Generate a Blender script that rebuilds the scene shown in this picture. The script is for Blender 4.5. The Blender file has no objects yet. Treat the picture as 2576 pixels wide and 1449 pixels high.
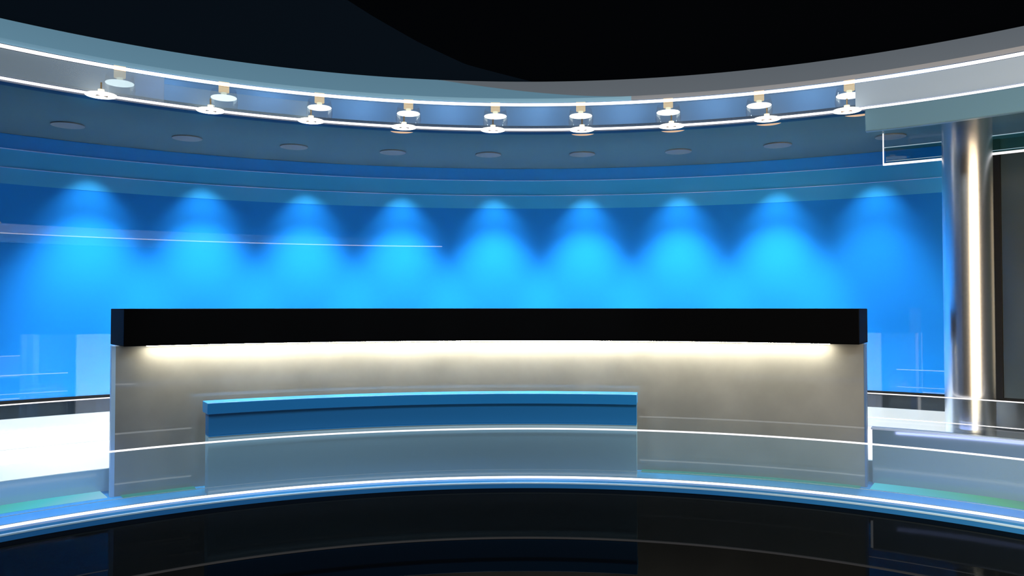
import bpy, bmesh, math
from mathutils import Vector, Matrix

# ------------------------------------------------------------------ frame of reference
S = 1.6                       # metres per modelling unit
CX, CY = 0.066, 1.0           # common axis of every ring of the set (units)
H0 = 0.708                    # eye height over the stage platform (units)
C = bpy.context.scene.collection
R_ = math.radians

def P(R, th, h):
    """ring coordinates -> world metres (th in degrees, clockwise from +y)"""
    t = R_(th)
    return Vector(((CX + R*math.sin(t))*S, (CY + R*math.cos(t))*S, (H0 + h)*S))

# ------------------------------------------------------------------ materials
def newmat(name):
    m = bpy.data.materials.new(name); m.use_nodes = True
    nt = m.node_tree; nt.nodes.clear()
    out = nt.nodes.new('ShaderNodeOutputMaterial')
    return m, nt, out

def pbr(name, col, rough=0.5, metal=0.0, spec=0.5, coat=0.0, bump=0.0, mottle=0.0, scale=8.0):
    m, nt, out = newmat(name)
    b = nt.nodes.new('ShaderNodeBsdfPrincipled')
    b.inputs['Base Color'].default_value = (*col, 1)
    b.inputs['Roughness'].default_value = rough
    b.inputs['Metallic'].default_value = metal
    b.inputs['Specular IOR Level'].default_value = spec
    b.inputs['Coat Weight'].default_value = coat
    b.inputs['Coat Roughness'].default_value = 0.02
    if mottle or bump:
        tc = nt.nodes.new('ShaderNodeTexCoord'); n = nt.nodes.new('ShaderNodeTexNoise')
        n.inputs['Scale'].default_value = scale; n.inputs['Detail'].default_value = 4
        nt.links.new(tc.outputs['Object'], n.inputs['Vector'])
        if mottle:
            r = nt.nodes.new('ShaderNodeValToRGB')
            r.color_ramp.elements[0].color = (*[c*(1-mottle) for c in col], 1)
            r.color_ramp.elements[1].color = (*[min(1, c*(1+mottle)) for c in col], 1)
            r.color_ramp.elements[0].position = .3; r.color_ramp.elements[1].position = .7
            nt.links.new(n.outputs['Fac'], r.inputs['Fac'])
            nt.links.new(r.outputs['Color'], b.inputs['Base Color'])
        if bump:
            bp = nt.nodes.new('ShaderNodeBump'); bp.inputs['Strength'].default_value = bump
            nt.links.new(n.outputs['Fac'], bp.inputs['Height'])
            nt.links.new(bp.outputs['Normal'], b.inputs['Normal'])
    nt.links.new(b.outputs['BSDF'], out.inputs['Surface'])
    return m

def lacquer(name, col, fac, rough=0.02, gloss=(1, 1, 1), mottle=0.0, scale=6.0):
    """painted panel under a clear polished coat that mirrors a fixed share of the room"""
    m, nt, out = newmat(name)
    d = nt.nodes.new('ShaderNodeBsdfDiffuse'); d.inputs['Color'].default_value = (*col, 1)
    g = nt.nodes.new('ShaderNodeBsdfGlossy')
    g.inputs['Color'].default_value = (*gloss, 1); g.inputs['Roughness'].default_value = rough
    x = nt.nodes.new('ShaderNodeMixShader'); x.inputs['Fac'].default_value = fac
    if mottle:
        tc = nt.nodes.new('ShaderNodeTexCoord'); n = nt.nodes.new('ShaderNodeTexNoise')
        n.inputs['Scale'].default_value = scale; n.inputs['Detail'].default_value = 5
        nt.links.new(tc.outputs['Object'], n.inputs['Vector'])
        r = nt.nodes.new('ShaderNodeValToRGB')
        r.color_ramp.elements[0].color = (*[c*(1-mottle) for c in col], 1)
        r.color_ramp.elements[1].color = (*[min(1, c*(1+mottle)) for c in col], 1)
        r.color_ramp.elements[0].position = .35; r.color_ramp.elements[1].position = .65
        nt.links.new(n.outputs['Fac'], r.inputs['Fac']); nt.links.new(r.outputs['Color'], d.inputs['Color'])
    nt.links.new(d.outputs[0], x.inputs[1]); nt.links.new(g.outputs[0], x.inputs[2])
    nt.links.new(x.outputs[0], out.inputs['Surface'])
    return m

def glow(name, col, s):
    m, nt, out = newmat(name)
    e = nt.nodes.new('ShaderNodeEmission')
    e.inputs['Color'].default_value = (*col, 1); e.inputs['Strength'].default_value = s
    nt.links.new(e.outputs[0], out.inputs['Surface'])
    return m

def glass(name, tint=(0.93, 0.98, 1.0), haze=0.0, hazecol=(.5, .6, .65), refl=1.0):
    """clear sheet: tinted see-through, Fresnel reflection, optional diffuse haze"""
    m, nt, out = newmat(name)
    t = nt.nodes.new('ShaderNodeBsdfTransparent'); t.inputs['Color'].default_value = (*tint, 1)
    g = nt.nodes.new('ShaderNodeBsdfGlossy'); g.inputs['Roughness'].default_value = 0.0
    f = nt.nodes.new('ShaderNodeFresnel'); f.inputs['IOR'].default_value = 1.45
    mu = nt.nodes.new('ShaderNodeMath'); mu.operation = 'MULTIPLY'; mu.inputs[1].default_value = refl
    x = nt.nodes.new('ShaderNodeMixShader')
    nt.links.new(f.outputs[0], mu.inputs[0]); nt.links.new(mu.outputs[0], x.inputs['Fac'])
    if haze:
        d = nt.nodes.new('ShaderNodeBsdfDiffuse'); d.inputs['Color'].default_value = (*hazecol, 1)
        y = nt.nodes.new('ShaderNodeMixShader'); y.inputs['Fac'].default_value = haze
        nt.links.new(t.outputs[0], y.inputs[1]); nt.links.new(d.outputs[0], y.inputs[2])
        nt.links.new(y.outputs[0], x.inputs[1])
    else:
        nt.links.new(t.outputs[0], x.inputs[1])
    nt.links.new(g.outputs[0], x.inputs[2])
    nt.links.new(x.outputs[0], out.inputs['Surface'])
    return m

M = dict(
    floor=lacquer('polished_black_floor', (.0012, .0014, .0018), .022, .015),
    wall=lacquer('blue_wall_panel', (.013, .24, .78), .20, .012),  # blue paint under a mirroring coat
    reflband=lacquer('fascia_reflection_band', (.03, .30, .66), .06, .22),
    reflline=lacquer('tube_reflection_line', (.30, .55, .95), .1, .1),
    darkwall=lacquer('dark_slate_panel', (.032, .05, .056), .06, .25),
    blackframe=pbr('black_frame', (.003, .0035, .004), .5, spec=.2),
    plinth=lacquer('pale_plinth', (.72, .72, .72), .1, .05),
    plinthdark=lacquer('smoked_plinth', (.012, .018, .024), .12, .03),
    ceil=pbr('navy_ceiling', (.004, .007, .0115), .9, spec=0),
    ceilblack=pbr('black_ceiling', (.0013, .0016, .0022), .9, spec=0),
    soffit=lacquer('slate_soffit_glass', (.058, .118, .15), .10, .04),
    lip=lacquer('soffit_edge_shade', (.012, .05, .12), .08, .1),
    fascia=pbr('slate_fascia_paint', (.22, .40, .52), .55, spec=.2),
    fasciagrey=pbr('grey_fascia_reflection', (.235, .24, .26), .55, spec=.2),
    cove=pbr('blue_cove_paint', (.11, .27, .52), .6, spec=.2),
    valance=pbr('slate_valance_paint', (.085, .175, .25), .5, spec=.2),
    palepanel=lacquer('pale_blue_grey_panel', (.30, .38, .49), .06, .1),
    tube=glow('white_light_tube', (1, .97, 1), 2.0),
    warmtube=glow('warm_light_strip', (1, .85, .60), 115.0),
    ledblue=glow('cyan_light_strip', (.25, .75, 1), 3.0),
    glowgreen=glow('green_floor_glow', (.08, .45, .33), .55),
    disc=glow('bright_disc_glow', (1, .97, .86), 2.6),
    discwarm=pbr('amber_louvre', (.55, .30, .12), .5),
    brass=pbr('warm_brass', (.85, .55, .28), .25, metal=1),
    brassglow=glow('lit_lamp_neck', (1, .68, .38), 1.15),
    socket=glow('lit_lamp_socket', (1, .86, .58), 1.6),
    bell=glass('lamp_bell_glass', (.80, .84, .86), .015, (.5, .52, .56), .25),
    amber=glow('amber_lamp_reflection', (1, .66, .42), .75),
    faint=pbr('dim_lamp_reflection', (.10, .12, .125), .5),
    glass=glass('balustrade_glass', (.93, .975, 1.0), .12, (.45, .68, .86), .8),
    glassdark=glass('smoked_rear_glass', (.90, .93, .95), .02, (.5, .6, .65), .8),
    fglass=glass('fascia_glass', (.90, .95, .98), .07, (.55, .6, .62), .8),
    film=glass('reflection_film', (.9, .95, 1), .31, (.62, .68, .72), .3),
    filmthin=glass('thin_reflection_film', (.92, .96, 1), .17, (.55, .66, .68), .3),
    hglass=glass('teal_glass', (.42, .72, .78), .04, (.1, .4, .45), .6),
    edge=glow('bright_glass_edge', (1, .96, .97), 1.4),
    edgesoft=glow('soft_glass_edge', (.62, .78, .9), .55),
    thin=pbr('fine_line', (.55, .62, .66), .4),
    slab=pbr('black_desktop', (.0006, .0007, .001), .6, spec=.03),
    body=lacquer('warm_grey_desk_front', (.155, .165, .167), .08, .02, (.85, .95, 1), mottle=.10, scale=3.0),
    back=lacquer('white_desk_back', (.80, .78, .80), .05, .1),
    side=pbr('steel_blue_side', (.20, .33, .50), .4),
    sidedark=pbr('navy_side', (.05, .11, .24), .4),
    cblue=pbr('blue_counter_paint', (.009, .12, .33), .42, spec=.25),
    ccap=pbr('bright_blue_cap', (.012, .17, .46), .35, spec=.3),
    cbase=lacquer('slate_counter_base', (.24, .40, .50), .06, .08),
    step=pbr('blue_step', (.02, .15, .42), .25, spec=.5),
    steptread=lacquer('blue_tread', (.025, .17, .42), .08, .08),
    stepline=pbr('pale_step_edge', (.35, .55, .75), .3),
    curb=lacquer('slate_curb_face', (.25, .36, .43), .10, .1),
    curbtop=pbr('white_stage_floor', (.82, .81, .79), .45),
    bench=lacquer('slate_bench_front', (.095, .155, .21), .10, .10),
    chrome=pbr('brushed_chrome', (.80, .82, .84), .26, metal=1),
)

# ------------------------------------------------------------------ mesh helpers
def link(name, bm, mat, parent=None, origin=None, smooth=True, bevel=0):
    bmesh.ops.recalc_face_normals(bm, faces=bm.faces[:])
    me = bpy.data.meshes.new(name); bm.to_mesh(me); bm.free()
    o = bpy.data.objects.new(name, me); C.objects.link(o)
    me.materials.append(mat)
    if smooth:
        me.shade_smooth(); me.set_sharp_from_angle(angle=R_(28))
    if parent is not None:
        o.parent = parent
        if origin is None:
            me.transform(Matrix.Translation(-parent.location))
    elif origin is not None:
        me.transform(Matrix.Translation(-origin)); o.location = origin
    if bevel:
        b = o.modifiers.new('bevel', 'BEVEL'); b.width = bevel; b.segments = 2; b.limit_method = 'ANGLE'
        b.angle_limit = R_(40)
    return o

def ring_bm(profile, a0, a1, step=1.0, bm=None, closed=True):
    """sweep a closed (R,h) outline round the common axis"""
    bm = bm or bmesh.new()
    n = max(2, int(math.ceil(abs(a1-a0)/step)))
    full = abs(abs(a1-a0)-360) < 1e-6
    rows = []
    for i in range(n if full else n+1):
        th = a0+(a1-a0)*i/n
        rows.append([bm.verts.new(P(r, th, h)) for r, h in profile])
    k = len(profile)
    cnt = n if full else n
    for i in range(cnt):
        A, B = rows[i], rows[(i+1) % len(rows)]
        for j in range(k if closed else k-1):
            bm.faces.new((A[j], A[(j+1) % k], B[(j+1) % k], B[j]))
    if closed and not full:
        bm.faces.new(rows[0]); bm.faces.new(rows[-1][::-1])
    return bm

def box(r0, r1, h0, h1):
    return [(r0, h0), (r1, h0), (r1, h1), (r0, h1)]

def ring(name, profile, a0, a1, mat, parent=None, step=1.0, bevel=0):
    o = None if parent is not None else P(sum(p[0] for p in profile)/len(profile), (a0+a1)/2, min(p[1] for p in profile))
    return link(name, ring_bm(profile, a0, a1, step), mat, parent, o, bevel=bevel)

def tube_bm(R, h, rad, a0, a1, k=10, step=1.0):
    return ring_bm([(R+rad*math.cos(2*math.pi*j/k), h+rad*math.sin(2*math.pi*j/k)) for j in range(k)], a0, a1, step)

def rod_bm(R, th, h0, h1, rad, k=16, bm=None, rot=0):
    bm = bm or bmesh.new()
    c0, c1 = P(R, th, h0), P(R, th, h1)
    a = [bm.verts.new(c0+Vector((math.cos(2*math.pi*j/k), math.sin(2*math.pi*j/k), 0))*rad*S) for j in range(k)]
    b = [bm.verts.new(c1+Vector((math.cos(2*math.pi*j/k), math.sin(2*math.pi*j/k), 0))*rad*S) for j in range(k)]
    for j in range(k):
        bm.faces.new((a[j], a[(j+1) % k], b[(j+1) % k], b[j]))
    bm.faces.new(a[::-1]); bm.faces.new(b)
    return bm

def lathe_bm(prof, k=28, cap=True):
    """(radius, z) outline round the local z axis, metres"""
    bm = bmesh.new(); rows = []
    for r, z in prof:
        rows.append([bm.verts.new((r*math.cos(2*math.pi*j/k), r*math.sin(2*math.pi*j/k), z)) for j in range(k)])
    for A, B in zip(rows, rows[1:]):
        for j in range(k):
            bm.faces.new((A[j], A[(j+1) % k], B[(j+1) % k], B[j]))
    if cap:
        bm.faces.new(rows[0][::-1]); bm.faces.new(rows[-1])
    return bm

def tag(o, label, cat, group=None):
    o['label'] = label; o['category'] = cat
    if group: o['group'] = group
    return o

def thing(name, loc, label, cat, group=None, rz=0):
    o = bpy.data.objects.new(name, None); o.location = loc; o.rotation_euler.z = rz
    o.empty_display_size = .1
    C.objects.link(o)
    return tag(o, label, cat, group)

def struct(o):
    o['kind'] = 'structure'; return o

def copy_thing(src, loc, rz, label):
    c = src.copy(); C.objects.link(c); c.location = loc; c.rotation_euler.z = rz; c['label'] = label
    for ch in src.children:
        d = ch.copy(); C.objects.link(d); d.parent = c
        for g in ch.children:
            e = g.copy(); C.objects.link(e); e.parent = d
    return c

ORD = ['first', 'second', 'third', 'fourth', 'fifth', 'sixth', 'seventh', 'eighth', 'ninth']

# ------------------------------------------------------------------ heights and radii (units, relative to the eye)
PF = -0.708          # stage platform
FL = -0.730          # studio floor
R_STEP, R_GLASS, R_COUNTER, R_DESK, R_CURB, R_WALL = 2.215, 2.30, 2.335, 2.51, 2.63, 3.34
H_SOFF = 0.754
R_TUBE = 2.38

# ------------------------------------------------------------------ the setting
bm = bmesh.new()
k = 96
c = bm.verts.new(P(0, 0, FL)); rim = [bm.verts.new(P(6.0, 360*j/k, FL)) for j in range(k)]
for j in range(k): bm.faces.new((c, rim[j], rim[(j+1) % k]))
ret = bmesh.ops.extrude_face_region(bm, geom=bm.faces[:])
for v in [g for g in ret['geom'] if isinstance(g, bmesh.types.BMVert)]: v.co.z -= .1
struct(link('floor', bm, M['floor'], origin=P(0, 0, FL)))

# dark studio ceiling far above the set
struct(ring('ceiling', box(2.62, 6.0, 1.62, 1.66), -100, 100, M['ceilblack']))

# curved blue wall, its dark neighbours, the plinth under it
A_L, A_R = -100, 100
W_END = 37.2
w = ring('wall_back', box(R_WALL, R_WALL+.04, -.409, H_SOFF), A_L, W_END, M['wall'])
struct(w)
for nm, h in (('tube_reflection_1', .688), ('tube_reflection_2', .606)):  # pale lines painted as the two light tubes mirrored in the wall
    struct(ring(nm, box(R_WALL-.004, R_WALL-.0002, h-.0014, h+.0014), A_L, W_END, M['reflline']))
struct(ring('fascia_reflection_1', box(R_WALL-.0008, R_WALL-.0002, .535, .6045), A_L, W_END, M['reflband']))  # lighter bands painted as the fascia's reflection in the wall
struct(ring('fascia_reflection_2', box(R_WALL-.0008, R_WALL-.0002, .6075, .6865), A_L, W_END, M['reflband']))
w = struct(ring('wall_right', box(R_WALL, R_WALL+.04, -.409, H_SOFF), 39.75, A_R, M['darkwall']))
struct(ring('trim_1', box(R_WALL-.015, R_WALL+.04, -.409, H_SOFF), W_END+.02, 39.73, M['blackframe']))
struct(ring('trim_2', box(R_WALL-.004, R_WALL+.04, -.428, -.4095), A_L, A_R, M['blackframe']))
struct(ring('baseboard_back', box(R_WALL+.002, R_WALL+.04, -.489, -.4285), A_L, A_R, M['plinthdark']))
struct(ring('baseboard_back.001', box(R_WALL+.002, R_WALL+.04, -.622, -.4895), A_L, 37.4, M['plinth']))
struct(ring('baseboard_right', box(R_WALL+.002, R_WALL+.04, -.622, -.4895), 37.45, A_R, M['plinthdark']))

# soffit plate; navy on its lip paints the shade under the tube
struct(ring('trim_3', box(R_TUBE+.06, R_WALL+.04, H_SOFF+.001, H_SOFF+.02), A_L, A_R, M['soffit']))
struct(ring('trim_4', [(R_TUBE+.012, .747), (2.442, .7475), (2.442, .7535), (R_TUBE+.0595, .7535), (R_TUBE+.0595, .774), (R_TUBE+.012, .774)], A_L, A_R, M['lip']))
# cove behind the fascia glass
struct(ring('trim_5', box(2.74, 2.76, .775, 1.0), A_L, A_R, M['cove']))
# sloping fascia lip above the upper tube: slate, its grey right part painting a ceiling reflection
def fascia(name, mat, lo_f, hi_f, a0, a1, step=.5):
    bm = bmesh.new(); rows = []
    n = int((a1-a0)/step)
    for i in range(n+1):
        th = a0+(a1-a0)*i/n
        s0, s1 = lo_f(th), hi_f(th)
        row = []
        for s, dz in ((s0, 0), (s1, 0), (s1, .018), (s0, .018)):
            row.append(bm.verts.new(P(2.385+.265*s, th, .872+(1.02-.872)*s+dz)))
        rows.append(row)
    for A, B in zip(rows, rows[1:]):
        for j in range(4):
            try: bm.faces.new((A[j], A[(j+1) % 4], B[(j+1) % 4], B[j]))
            except ValueError: pass
    bm.faces.new(rows[0]); bm.faces.new(rows[-1][::-1])
    return struct(link(name, bm, mat, origin=P(2.5, (a0+a1)/2, .872)))
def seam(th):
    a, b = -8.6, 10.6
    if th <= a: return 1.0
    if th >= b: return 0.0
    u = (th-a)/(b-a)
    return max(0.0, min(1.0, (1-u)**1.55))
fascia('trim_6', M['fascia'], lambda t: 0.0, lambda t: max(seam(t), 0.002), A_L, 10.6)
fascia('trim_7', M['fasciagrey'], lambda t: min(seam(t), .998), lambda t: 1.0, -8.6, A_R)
# dark wall standing over the fascia: navy on the left, black on the right, meeting along a falling arc
WS = [(-40, 2.2), (-19.4, 1.42), (-15.24, 1.315), (-10.7, 1.21), (-6.05, 1.118), (2.25, 1.0226)]
def wseam(t):
    if t <= WS[0][0]: return 1.62
    for (a, p), (b, q) in zip(WS, WS[1:]):
        if t <= b: return min(1.62, p+(q-p)*(t-a)/(b-a))
    return 1.0226
def upper(name, mat, lo_f, hi_f, a0, a1):
    bm = bmesh.new(); rows = []; n = int((a1-a0)/.5)
    for i in range(n+1):
        th = a0+(a1-a0)*i/n
        rows.append([bm.verts.new(P(r, th, h)) for r, h in box(2.66, 2.70, lo_f(th), hi_f(th))])
    for A, B in zip(rows, rows[1:]):
        for j in range(4): bm.faces.new((A[j], A[(j+1) % 4], B[(j+1) % 4], B[j]))
    bm.faces.new(rows[0]); bm.faces.new(rows[-1][::-1])
    return struct(link(name, bm, mat, origin=P(2.68, (a0+a1)/2, 1.02)))
upper('wall_upper_left', M['ceil'], lambda t: 1.0225, lambda t: max(1.0235, wseam(t)), A_L, 2.25)
upper('wall_upper_right', M['ceilblack'], lambda t: min(1.6195, wseam(t)+.0005), lambda t: 1.62, -25, A_R)

# stage platform: riser, edge line, tread, inner floor, curb
pl = thing('stage_platform', P(2.5, 0, FL), 'blue curved step platform around the black floor, carrying desk and glass', 'platform')
ring('riser', box(R_STEP, R_STEP+.012, FL, PF-.005), -150, 150, M['step'], pl)
ring('step_edge', box(R_STEP-.001, R_STEP+.012, PF-.0049, PF), -150, 150, M['stepline'], pl)
ring('tread', box(R_STEP+.0122, R_CURB+.01, FL, PF), -150, 150, M['steptread'], pl)
cu = thing('curved_curb', P(2.9, -60, PF), 'low slate curb with a bright white top running behind the desk to the wall', 'curb')
ring('curb_face', box(R_CURB, R_CURB+.012, PF, -.624), A_L, A_R, M['curb'], cu)
ring('curb_top', box(R_CURB+.0125, R_WALL+.04, PF, -.623), A_L, A_R, M['curbtop'], cu)
def glow_ramp(name, stops, strength):
    """emissive floor glow: hue runs along its length"""
    m, nt, out = newmat(name)
    tc = nt.nodes.new('ShaderNodeTexCoord'); sp = nt.nodes.new('ShaderNodeSeparateXYZ')
    r = nt.nodes.new('ShaderNodeValToRGB'); e = nt.nodes.new('ShaderNodeEmission')
    while len(r.color_ramp.elements) < len(stops): r.color_ramp.elements.new(.5)
    for el, (p, c) in zip(r.color_ramp.elements, stops): el.position = p; el.color = (*c, 1)
    nt.links.new(tc.outputs['Generated'], sp.inputs[0]); nt.links.new(sp.outputs['X'], r.inputs['Fac'])
    nt.links.new(r.outputs['Color'], e.inputs['Color']); e.inputs['Strength'].default_value = strength
    nt.links.new(e.outputs[0], out.inputs['Surface'])
    return m
ml = glow_ramp('left_floor_glow', [(0, (.05, .30, .20)), (.45, (.10, .55, .30)), (.75, (.10, .75, .80)), (1, (.45, .80, 1))], .9)
mr = glow_ramp('right_floor_glow', [(0, (.12, .75, .95)), (.3, (.08, .55, .60)), (.55, (.06, .45, .20)), (.8, (.03, .15, .15)), (1, (.02, .10, .15))], .85)
ls = thing('floor_glow', P(R_CURB, -50, PF), 'cyan to green floor glow, added as an emissive band at the foot of the left curb', 'floor glow')  # coloured glow on the floor, added as an emissive band
ring('glow_band', box(R_CURB-.125, R_CURB-.002, PF+.0005, PF+.003), -62, -38.6, ml, ls)
ls = thing('floor_glow', P(R_CURB, 40, PF), 'cyan to green floor glow, added as an emissive band at the foot of the right bench', 'floor glow')
ring('glow_band', box(2.478, 2.597, PF+.0005, PF+.003), 32.2, 50, mr, ls)

# ------------------------------------------------------------------ front balustrade
gb = thing('glass_balustrade', P(R_GLASS, 0, PF), 'long curved clear glass balustrade on the blue step in front of the desk', 'balustrade')
g = ring('glass_panel', box(R_GLASS, R_GLASS+.012, PF+.008, -.508), -120, 120, M['glass'], gb)
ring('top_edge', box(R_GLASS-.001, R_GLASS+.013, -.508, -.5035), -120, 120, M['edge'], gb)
ring('base_light', box(R_GLASS-.006, R_GLASS+.004, PF+.0005, PF+.0075), -120, 120, M['tube'], gb)
ring('fine_line', box(R_GLASS+.0122, R_GLASS+.013, PF+.032, PF+.034), -120, 120, M['thin'], gb)  # thin pale line low on the glass

# ------------------------------------------------------------------ anchor desk
D0, D1 = -37.75, 31.55
dk = thing('anchor_desk', P(2.56, -3, PF), 'wide curved news desk with thick black top and warm grey lit front', 'desk')
ring('desktop', box(2.445, 2.673, -.148, -.0085), D0, D1, M['slab'], dk, bevel=.004)
f_ = ring('front_panel', box(R_DESK, R_DESK+.02, PF, -.1485), D0-.3, D1+.15, M['body'], dk)
ring('back_panel', box(2.60, 2.62, PF, -.1485), D0+2.4, D1-2.2, M['back'], dk)
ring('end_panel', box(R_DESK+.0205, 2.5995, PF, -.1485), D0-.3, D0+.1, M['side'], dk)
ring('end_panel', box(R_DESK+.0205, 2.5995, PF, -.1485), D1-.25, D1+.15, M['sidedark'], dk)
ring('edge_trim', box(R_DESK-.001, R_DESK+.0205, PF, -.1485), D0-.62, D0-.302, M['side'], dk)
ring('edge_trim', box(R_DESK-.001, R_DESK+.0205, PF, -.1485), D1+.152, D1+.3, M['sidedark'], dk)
ring('led_strip', box(2.465, 2.485, -.1500, -.1487), D0+2.0, D1-2.6, M['warmtube'], dk)

ring('foot_glow', box(R_DESK-.055, R_DESK-.001, PF+.0005, PF+.003), D0+.2, -31.6, M['glowgreen'], dk)  # green glow at the desk foot, added as an emissive band
ring('foot_glow', box(R_DESK-.055, R_DESK-.001, PF+.0005, PF+.003), 11.4, D1-.2, M['glowgreen'], dk)

# ------------------------------------------------------------------ low front counter
K0, K1 = -31.1, 11.05
ct = thing('front_counter', P(2.4, -10, PF), 'low curved counter with blue upper band and grey base before the desk', 'counter')
ring('cap', box(2.32, 2.42, -.405, -.3625), K0-.18, K1+.05, M['ccap'], ct, bevel=.003)
ring('blue_panel', box(R_COUNTER, 2.40, -.486, -.4055), K0, K1, M['cblue'], ct)
ring('trim_line', box(R_COUNTER-.002, 2.40, -.490, -.4865), K0, K1, M['ccap'], ct)
ring('base_panel', box(R_COUNTER+.004, 2.40, PF, -.4905), K0, K1, M['cbase'], ct)

# ------------------------------------------------------------------ rear glass left and right of the desk, right bench
for side, a0, a1, zb in (('left', -100, -36, -.6225), ('right', 30.5, 100, -.4855)):
    rg = thing('rear_glass', P(2.636, (a0+a1)/2, zb), 'clear glass panel with bright top line on the %s' %
               ('white curb left of the desk' if side == 'left' else 'slate bench in front of the column'), 'glass panel', 'rear glass panels')
    ring('glass_panel', box(2.632, 2.640, zb, -.354), a0, a1, M['glassdark'], rg)
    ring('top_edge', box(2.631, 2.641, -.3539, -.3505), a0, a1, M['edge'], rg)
    ring('fine_line', box(2.6302, 2.6318, -.4505, -.4475), a0, a1, M['edge'], rg)  # thin bright line across the glass
bn = thing('curved_bench', P(2.6, 50, PF), 'tall slate bench box with glowing left end, right of the desk', 'bench')
ring('front_panel', box(2.60, 2.612, PF, -.494), 32.05, 100, M['bench'], bn)
ring('top_panel', box(2.60, 2.645, -.4935, -.486), 31.95, 100, M['palepanel'], bn)
ring('end_light', box(2.60, 2.612, -.60, -.494), 31.85, 32.04, M['tube'], bn)

# ------------------------------------------------------------------ light tubes and fascia glass
tag(link('light_tube', tube_bm(R_TUBE, .862, .0062, A_L, 112), M['tube'], origin=P(R_TUBE, 0, .862)),
    'upper glowing white light tube ringing the set along the slate fascia', 'light tube', 'ring light tubes')
tag(link('light_tube', tube_bm(R_TUBE, H_SOFF+.001, .0045, A_L, 166), M['tube'], origin=P(R_TUBE, 0, H_SOFF)),
    'lower glowing white light tube ringing the set, with modelled lamp reflections along it', 'light tube', 'ring light tubes')
fg = thing('glass_band', P(R_TUBE, -34, .762), 'long curved clear glass band between the two white light tubes, with a painted reflection towards the left', 'glass band')
ring('glass_panel', box(R_TUBE, R_TUBE+.006, .762, .853), A_L, 31.6, M['fglass'], fg)
ring('reflection_film', box(R_TUBE-.003, R_TUBE-.0005, .762, .853), A_L, -35, M['film'], fg)['label'] = 'milky painted reflection'  # haze painting the lit opposite panel's reflection in the glass
ring('reflection_film', box(R_TUBE-.003, R_TUBE-.0005, .762, .830), -34.99, -22, M['filmthin'], fg)['label'] = 'faint painted reflection'
tag(ring('cover_board', box(R_TUBE-.004, R_TUBE+.008, .762, .853), 31.65, 166, M['palepanel']),
    'pale blue grey curved panel between the light tubes at upper right', 'panel')
tag(ring('valance_panel', box(R_TUBE-.02, R_TUBE+.009, .661, .747), 32.5, 166, M['valance'], bevel=.006),
    'slate valance hanging under the lower light tube at upper right', 'panel')

# ------------------------------------------------------------------ lamps and their reflections
low = [-40.39, -31.23, -21.93, -12.73, -3.6, 5.61, 14.67, 23.88, 31.1]
up = [-37.58, -28.98, -20.33, -11.77, -3.12, 5.43, 14.02, 22.55, 30.45]
def yaw(th): return -R_(th)
# spot lamps in the cove
def uplabel(i): return '%s from the left of the upper spot lamps with glass bells behind the fascia glass' % ORD[i]
hu = .866
L0 = thing('spot_lamp', P(2.6, up[0], hu), uplabel(0), 'lamp', 'cove spot lamps', yaw(up[0]))
kk = S
def child(name, bm, mat, par):
    return link(name, bm, mat, par, origin=Vector((0, 0, 0)))
child('neck', lathe_bm([(.021*kk, .020*kk), (.021*kk, .115*kk)]), M['brassglow'], L0)
child('socket', lathe_bm([(.011*kk, .005*kk), (.011*kk, .0195*kk)]), M['socket'], L0)
rf = child('reflector', lathe_bm([(.050*kk, -.004*kk), (.0515*kk, -.002*kk), (.050*kk, 0), (.02*kk, .0045*kk)]), M['disc'], L0)
child('glass_bell', lathe_bm([(.048*kk, .03*kk), (.054*kk, .0*kk), (.056*kk, -.03*kk), (.05*kk, -.065*kk), (.044*kk, -.085*kk)], cap=False), M['bell'], L0)
for i in range(1, 9):
    copy_thing(L0, P(2.6, up[i], hu), yaw(up[i]), uplabel(i))
# reflections of the cove lamps, modelled as glowing discs along the lower tube
def lowlabel(i): return '%s from the left of the flat bright lamp reflections modelled on the lower light tube' % ORD[i]
hl = .7405
Q0 = thing('lamp_reflection', P(2.325, low[0], hl), lowlabel(0), 'lamp', 'lamp reflections on the lower tube', yaw(low[0]))
child('reflector', lathe_bm([(.030*kk, -.0045*kk), (.050*kk, -.002*kk), (.052*kk, 0), (.050*kk, .002*kk), (.015*kk, .004*kk)]), M['disc'], Q0)
child('socket', lathe_bm([(.0105*kk, .0045*kk), (.0105*kk, .020*kk)]), M['socket'], Q0)  # bright core of the modelled lamp reflection
child('reflection_stem', lathe_bm([(.003*kk, .0202*kk), (.003*kk, .045*kk)], k=10), M['brass'], Q0)
bmw = bmesh.new()
for s in (-1, 1):
    v = [bmw.verts.new(Vector((s*x, y, z))*kk) for x, y, z in ((.004, -.012, -.0052), (.020, .0, -.0052), (.018, -.022, -.0052), (.004, -.012, -.0046), (.020, .0, -.0046), (.018, -.022, -.0046))]
    bmw.faces.new(v[:3]); bmw.faces.new(v[3:][::-1])
    for j in range(3): bmw.faces.new((v[j], v[(j+1) % 3], v[3+(j+1) % 3], v[3+j]))
child('louvre', bmw, M['discwarm'], Q0)
for i in range(1, 9):
    copy_thing(Q0, P(2.325, low[i], hl), yaw(low[i]), lowlabel(i))
# dim lamp reflections in the soffit, modelled as flush discs
fa = [(-39.9, 2.979), (-30.88, 2.96), (-21.82, 2.944), (-12.74, 2.939), (-3.59, 2.933), (5.5, 2.93), (14.61, 2.942), (23.53, 2.941), (32.74, 2.981)]
F0 = None
for i, (th, r) in enumerate(fa):
    lb = '%s from the left of the dim lamp reflections modelled flush in the slate soffit' % ORD[i]
    if F0 is None:
        F0 = link('soffit_reflection', lathe_bm([(.063*kk, -.004*kk), (.064*kk, -.002*kk), (.064*kk, .0005*kk)]), M['faint'], origin=Vector((0, 0, 0)))
        o = F0
    else:
        o = F0.copy(); C.objects.link(o)
    o.location = P(r, th, H_SOFF); tag(o, lb, 'lamp reflection', 'dim soffit reflections')
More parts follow.
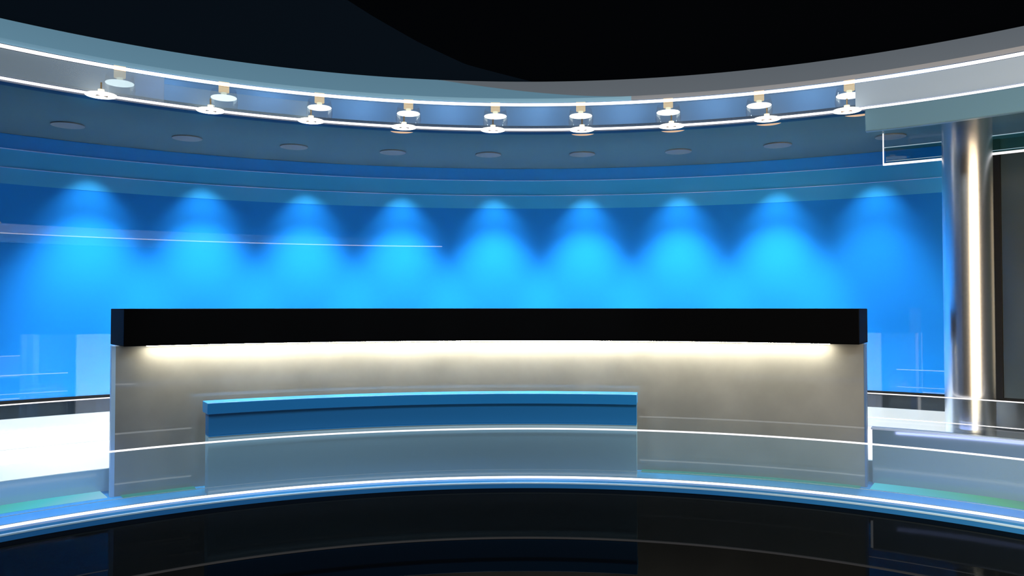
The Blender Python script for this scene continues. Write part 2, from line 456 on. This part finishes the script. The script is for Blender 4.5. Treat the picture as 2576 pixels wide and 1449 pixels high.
# amber lamp reflections at the soffit edge, modelled as glowing discs
A0 = None
am = [(-12.65, 'fourth'), (5.65, 'sixth'), (14.61, 'seventh'), (23.69, 'eighth'), (31.56, 'ninth')]
for th, nth in am:
    lb = 'amber half-hidden round lamp reflection behind the soffit lip under the %s lower-tube lamp reflection from the left' % nth
    if A0 is None:
        A0 = link('amber_reflection', lathe_bm([(.050*kk, -.0003*kk), (.051*kk, -.0001*kk), (.051*kk, .0005*kk)]), M['amber'], origin=Vector((0, 0, 0)))
        o = A0
    else:
        o = A0.copy(); C.objects.link(o)
    o.location = P(2.458, th, H_SOFF); tag(o, lb, 'lamp reflection', 'amber soffit reflections')

# ------------------------------------------------------------------ chrome column and the glass sign panel by it
def col_thing(th, label, r=2.75, rad=.088):
    cl = thing('chrome_column', P(r, th, -.622), label, 'column', 'chrome columns')
    link('shaft', rod_bm(r, th, -.615, H_SOFF, rad, 64), M['chrome'], cl)
    link('base_ring', rod_bm(r, th, -.622, -.6151, rad*1.06, 64), M['blackframe'], cl)
    return cl
col_thing(39.1, 'tall polished chrome column at the right end of the blue wall')
col_thing(108, 'polished chrome column behind the camera position, mirrored faintly in the blue wall')
hp = thing('hanging_glass', P(2.9, 50, .6), 'teal glass panel with bright edges hanging from the soffit beside the column', 'glass panel')
ring('glass_panel', box(2.90, 2.906, .6225, .690), 32.55, 75, M['hglass'], hp)
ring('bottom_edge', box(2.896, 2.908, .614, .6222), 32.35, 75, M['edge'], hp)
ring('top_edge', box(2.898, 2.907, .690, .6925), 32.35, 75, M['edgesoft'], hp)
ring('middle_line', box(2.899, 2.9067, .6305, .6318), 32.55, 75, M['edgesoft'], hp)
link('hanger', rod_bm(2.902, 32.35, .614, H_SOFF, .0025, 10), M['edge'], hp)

# ------------------------------------------------------------------ lights
def lamp(name, typ, loc, target, energy, col, **kw):
    d = bpy.data.lights.new(name, typ); d.energy = energy; d.color = col
    for a, b in kw.items(): setattr(d, a, b)
    o = bpy.data.objects.new(name, d); C.objects.link(o); o.location = loc
    v = Vector(target)-Vector(loc)
    o.rotation_euler = v.to_track_quat('-Z', 'Y').to_euler()
    return o
# spots washing the blue wall under every cove lamp
for i, th in enumerate(up):
    a = th+.35
    lamp('wall_wash', 'SPOT', P(3.20, a, .735), P(3.29, a, -.1), 30, (.75, .95, 1.0), spot_size=R_(78), spot_blend=.9, shadow_soft_size=.02)
    lamp('wall_flood', 'SPOT', P(2.94, a, .735), P(3.34, a, -.14), 195*(.45 if i == 8 else 1), (.75, .97, 1.0), spot_size=R_(59), spot_blend=1.0, shadow_soft_size=.03)
# downlights over the white stage floor behind the desk
for th in [f[0] for f in fa]+[-50]:
    lamp('stage_wash', 'SPOT', P(2.80, th, .735), P(2.86, th, PF), 165, (1, .95, .86), spot_size=R_(64), spot_blend=.6, shadow_soft_size=.05)
# unseen beams added to light the counter cap
for th in low[1:6]:
    lamp('counter_beam', 'SPOT', P(2.36, th, .725), P(2.39, th, -.36), 120, (.95, .98, 1), spot_size=R_(40), spot_blend=.8, shadow_soft_size=.05)
# cove lamps
for i, th in enumerate(up):
    lamp('cove_lamp', 'POINT', P(2.6, th+4.3, .92), P(2.6, th, 0), 1.7, (.9, .95, 1), shadow_soft_size=.02)
# unseen fill lights added high behind the camera
for sx, e in ((-1, 400), (1, 330)):
    lamp('added_fill', 'AREA', Vector((sx*2.2*S, -1.8*S, (H0+4.0)*S)), Vector((sx*.3*S, 3.1*S, (H0+.3)*S)), e, (.82, .94, 1.0), size=1.6)
# unseen area lights added to draw highlights on the chrome columns
lamp('column_streak', 'AREA', Vector((1.74*S, 1.72*S, H0*S)), Vector((1.79*S, 3.1*S, H0*S)), 80, (1, .74, .46), shape='RECTANGLE', size=.9*S, size_y=1.5*S)
lamp('column_streak', 'AREA', Vector((1.72*S, .62*S, H0*S)), Vector((2.68*S, .15*S, H0*S)), 50, (.88, .84, 1), shape='RECTANGLE', size=.6*S, size_y=1.4*S)
for th, sz in ((-49, 1.3), (43, 1.3)):  # unseen lamps added to tint the tread violet-blue
    lamp('tread_glow', 'AREA', P(2.36, th, -.53), P(2.47, th, PF), 3, (.42, .50, 1.0), shape='RECTANGLE', size=sz, size_y=.04)

w = bpy.data.worlds.new('world'); bpy.context.scene.world = w; w.use_nodes = True
bg = w.node_tree.nodes.get('Background') or w.node_tree.nodes.new('ShaderNodeBackground')
bg.inputs[0].default_value = (.30, .42, .52, 1); bg.inputs[1].default_value = .03

# ------------------------------------------------------------------ camera
cam = bpy.data.cameras.new('camera'); co = bpy.data.objects.new('camera', cam); C.objects.link(co)
co.location = (0, 0, H0*S)
co.rotation_euler = (math.pi/2+math.atan(46.5/2000), 0, 0)
cam.sensor_width = 36; cam.lens = 2000/2576*36; cam.clip_start = .05
sc = bpy.context.scene
sc.camera = co
sc.view_settings.view_transform = 'Standard'; sc.view_settings.look = 'None'
sc.view_settings.gamma = 1; sc.view_settings.exposure = 0
sc.view_settings.use_curve_mapping = False
sc.cycles.max_bounces = 10; sc.cycles.transparent_max_bounces = 16
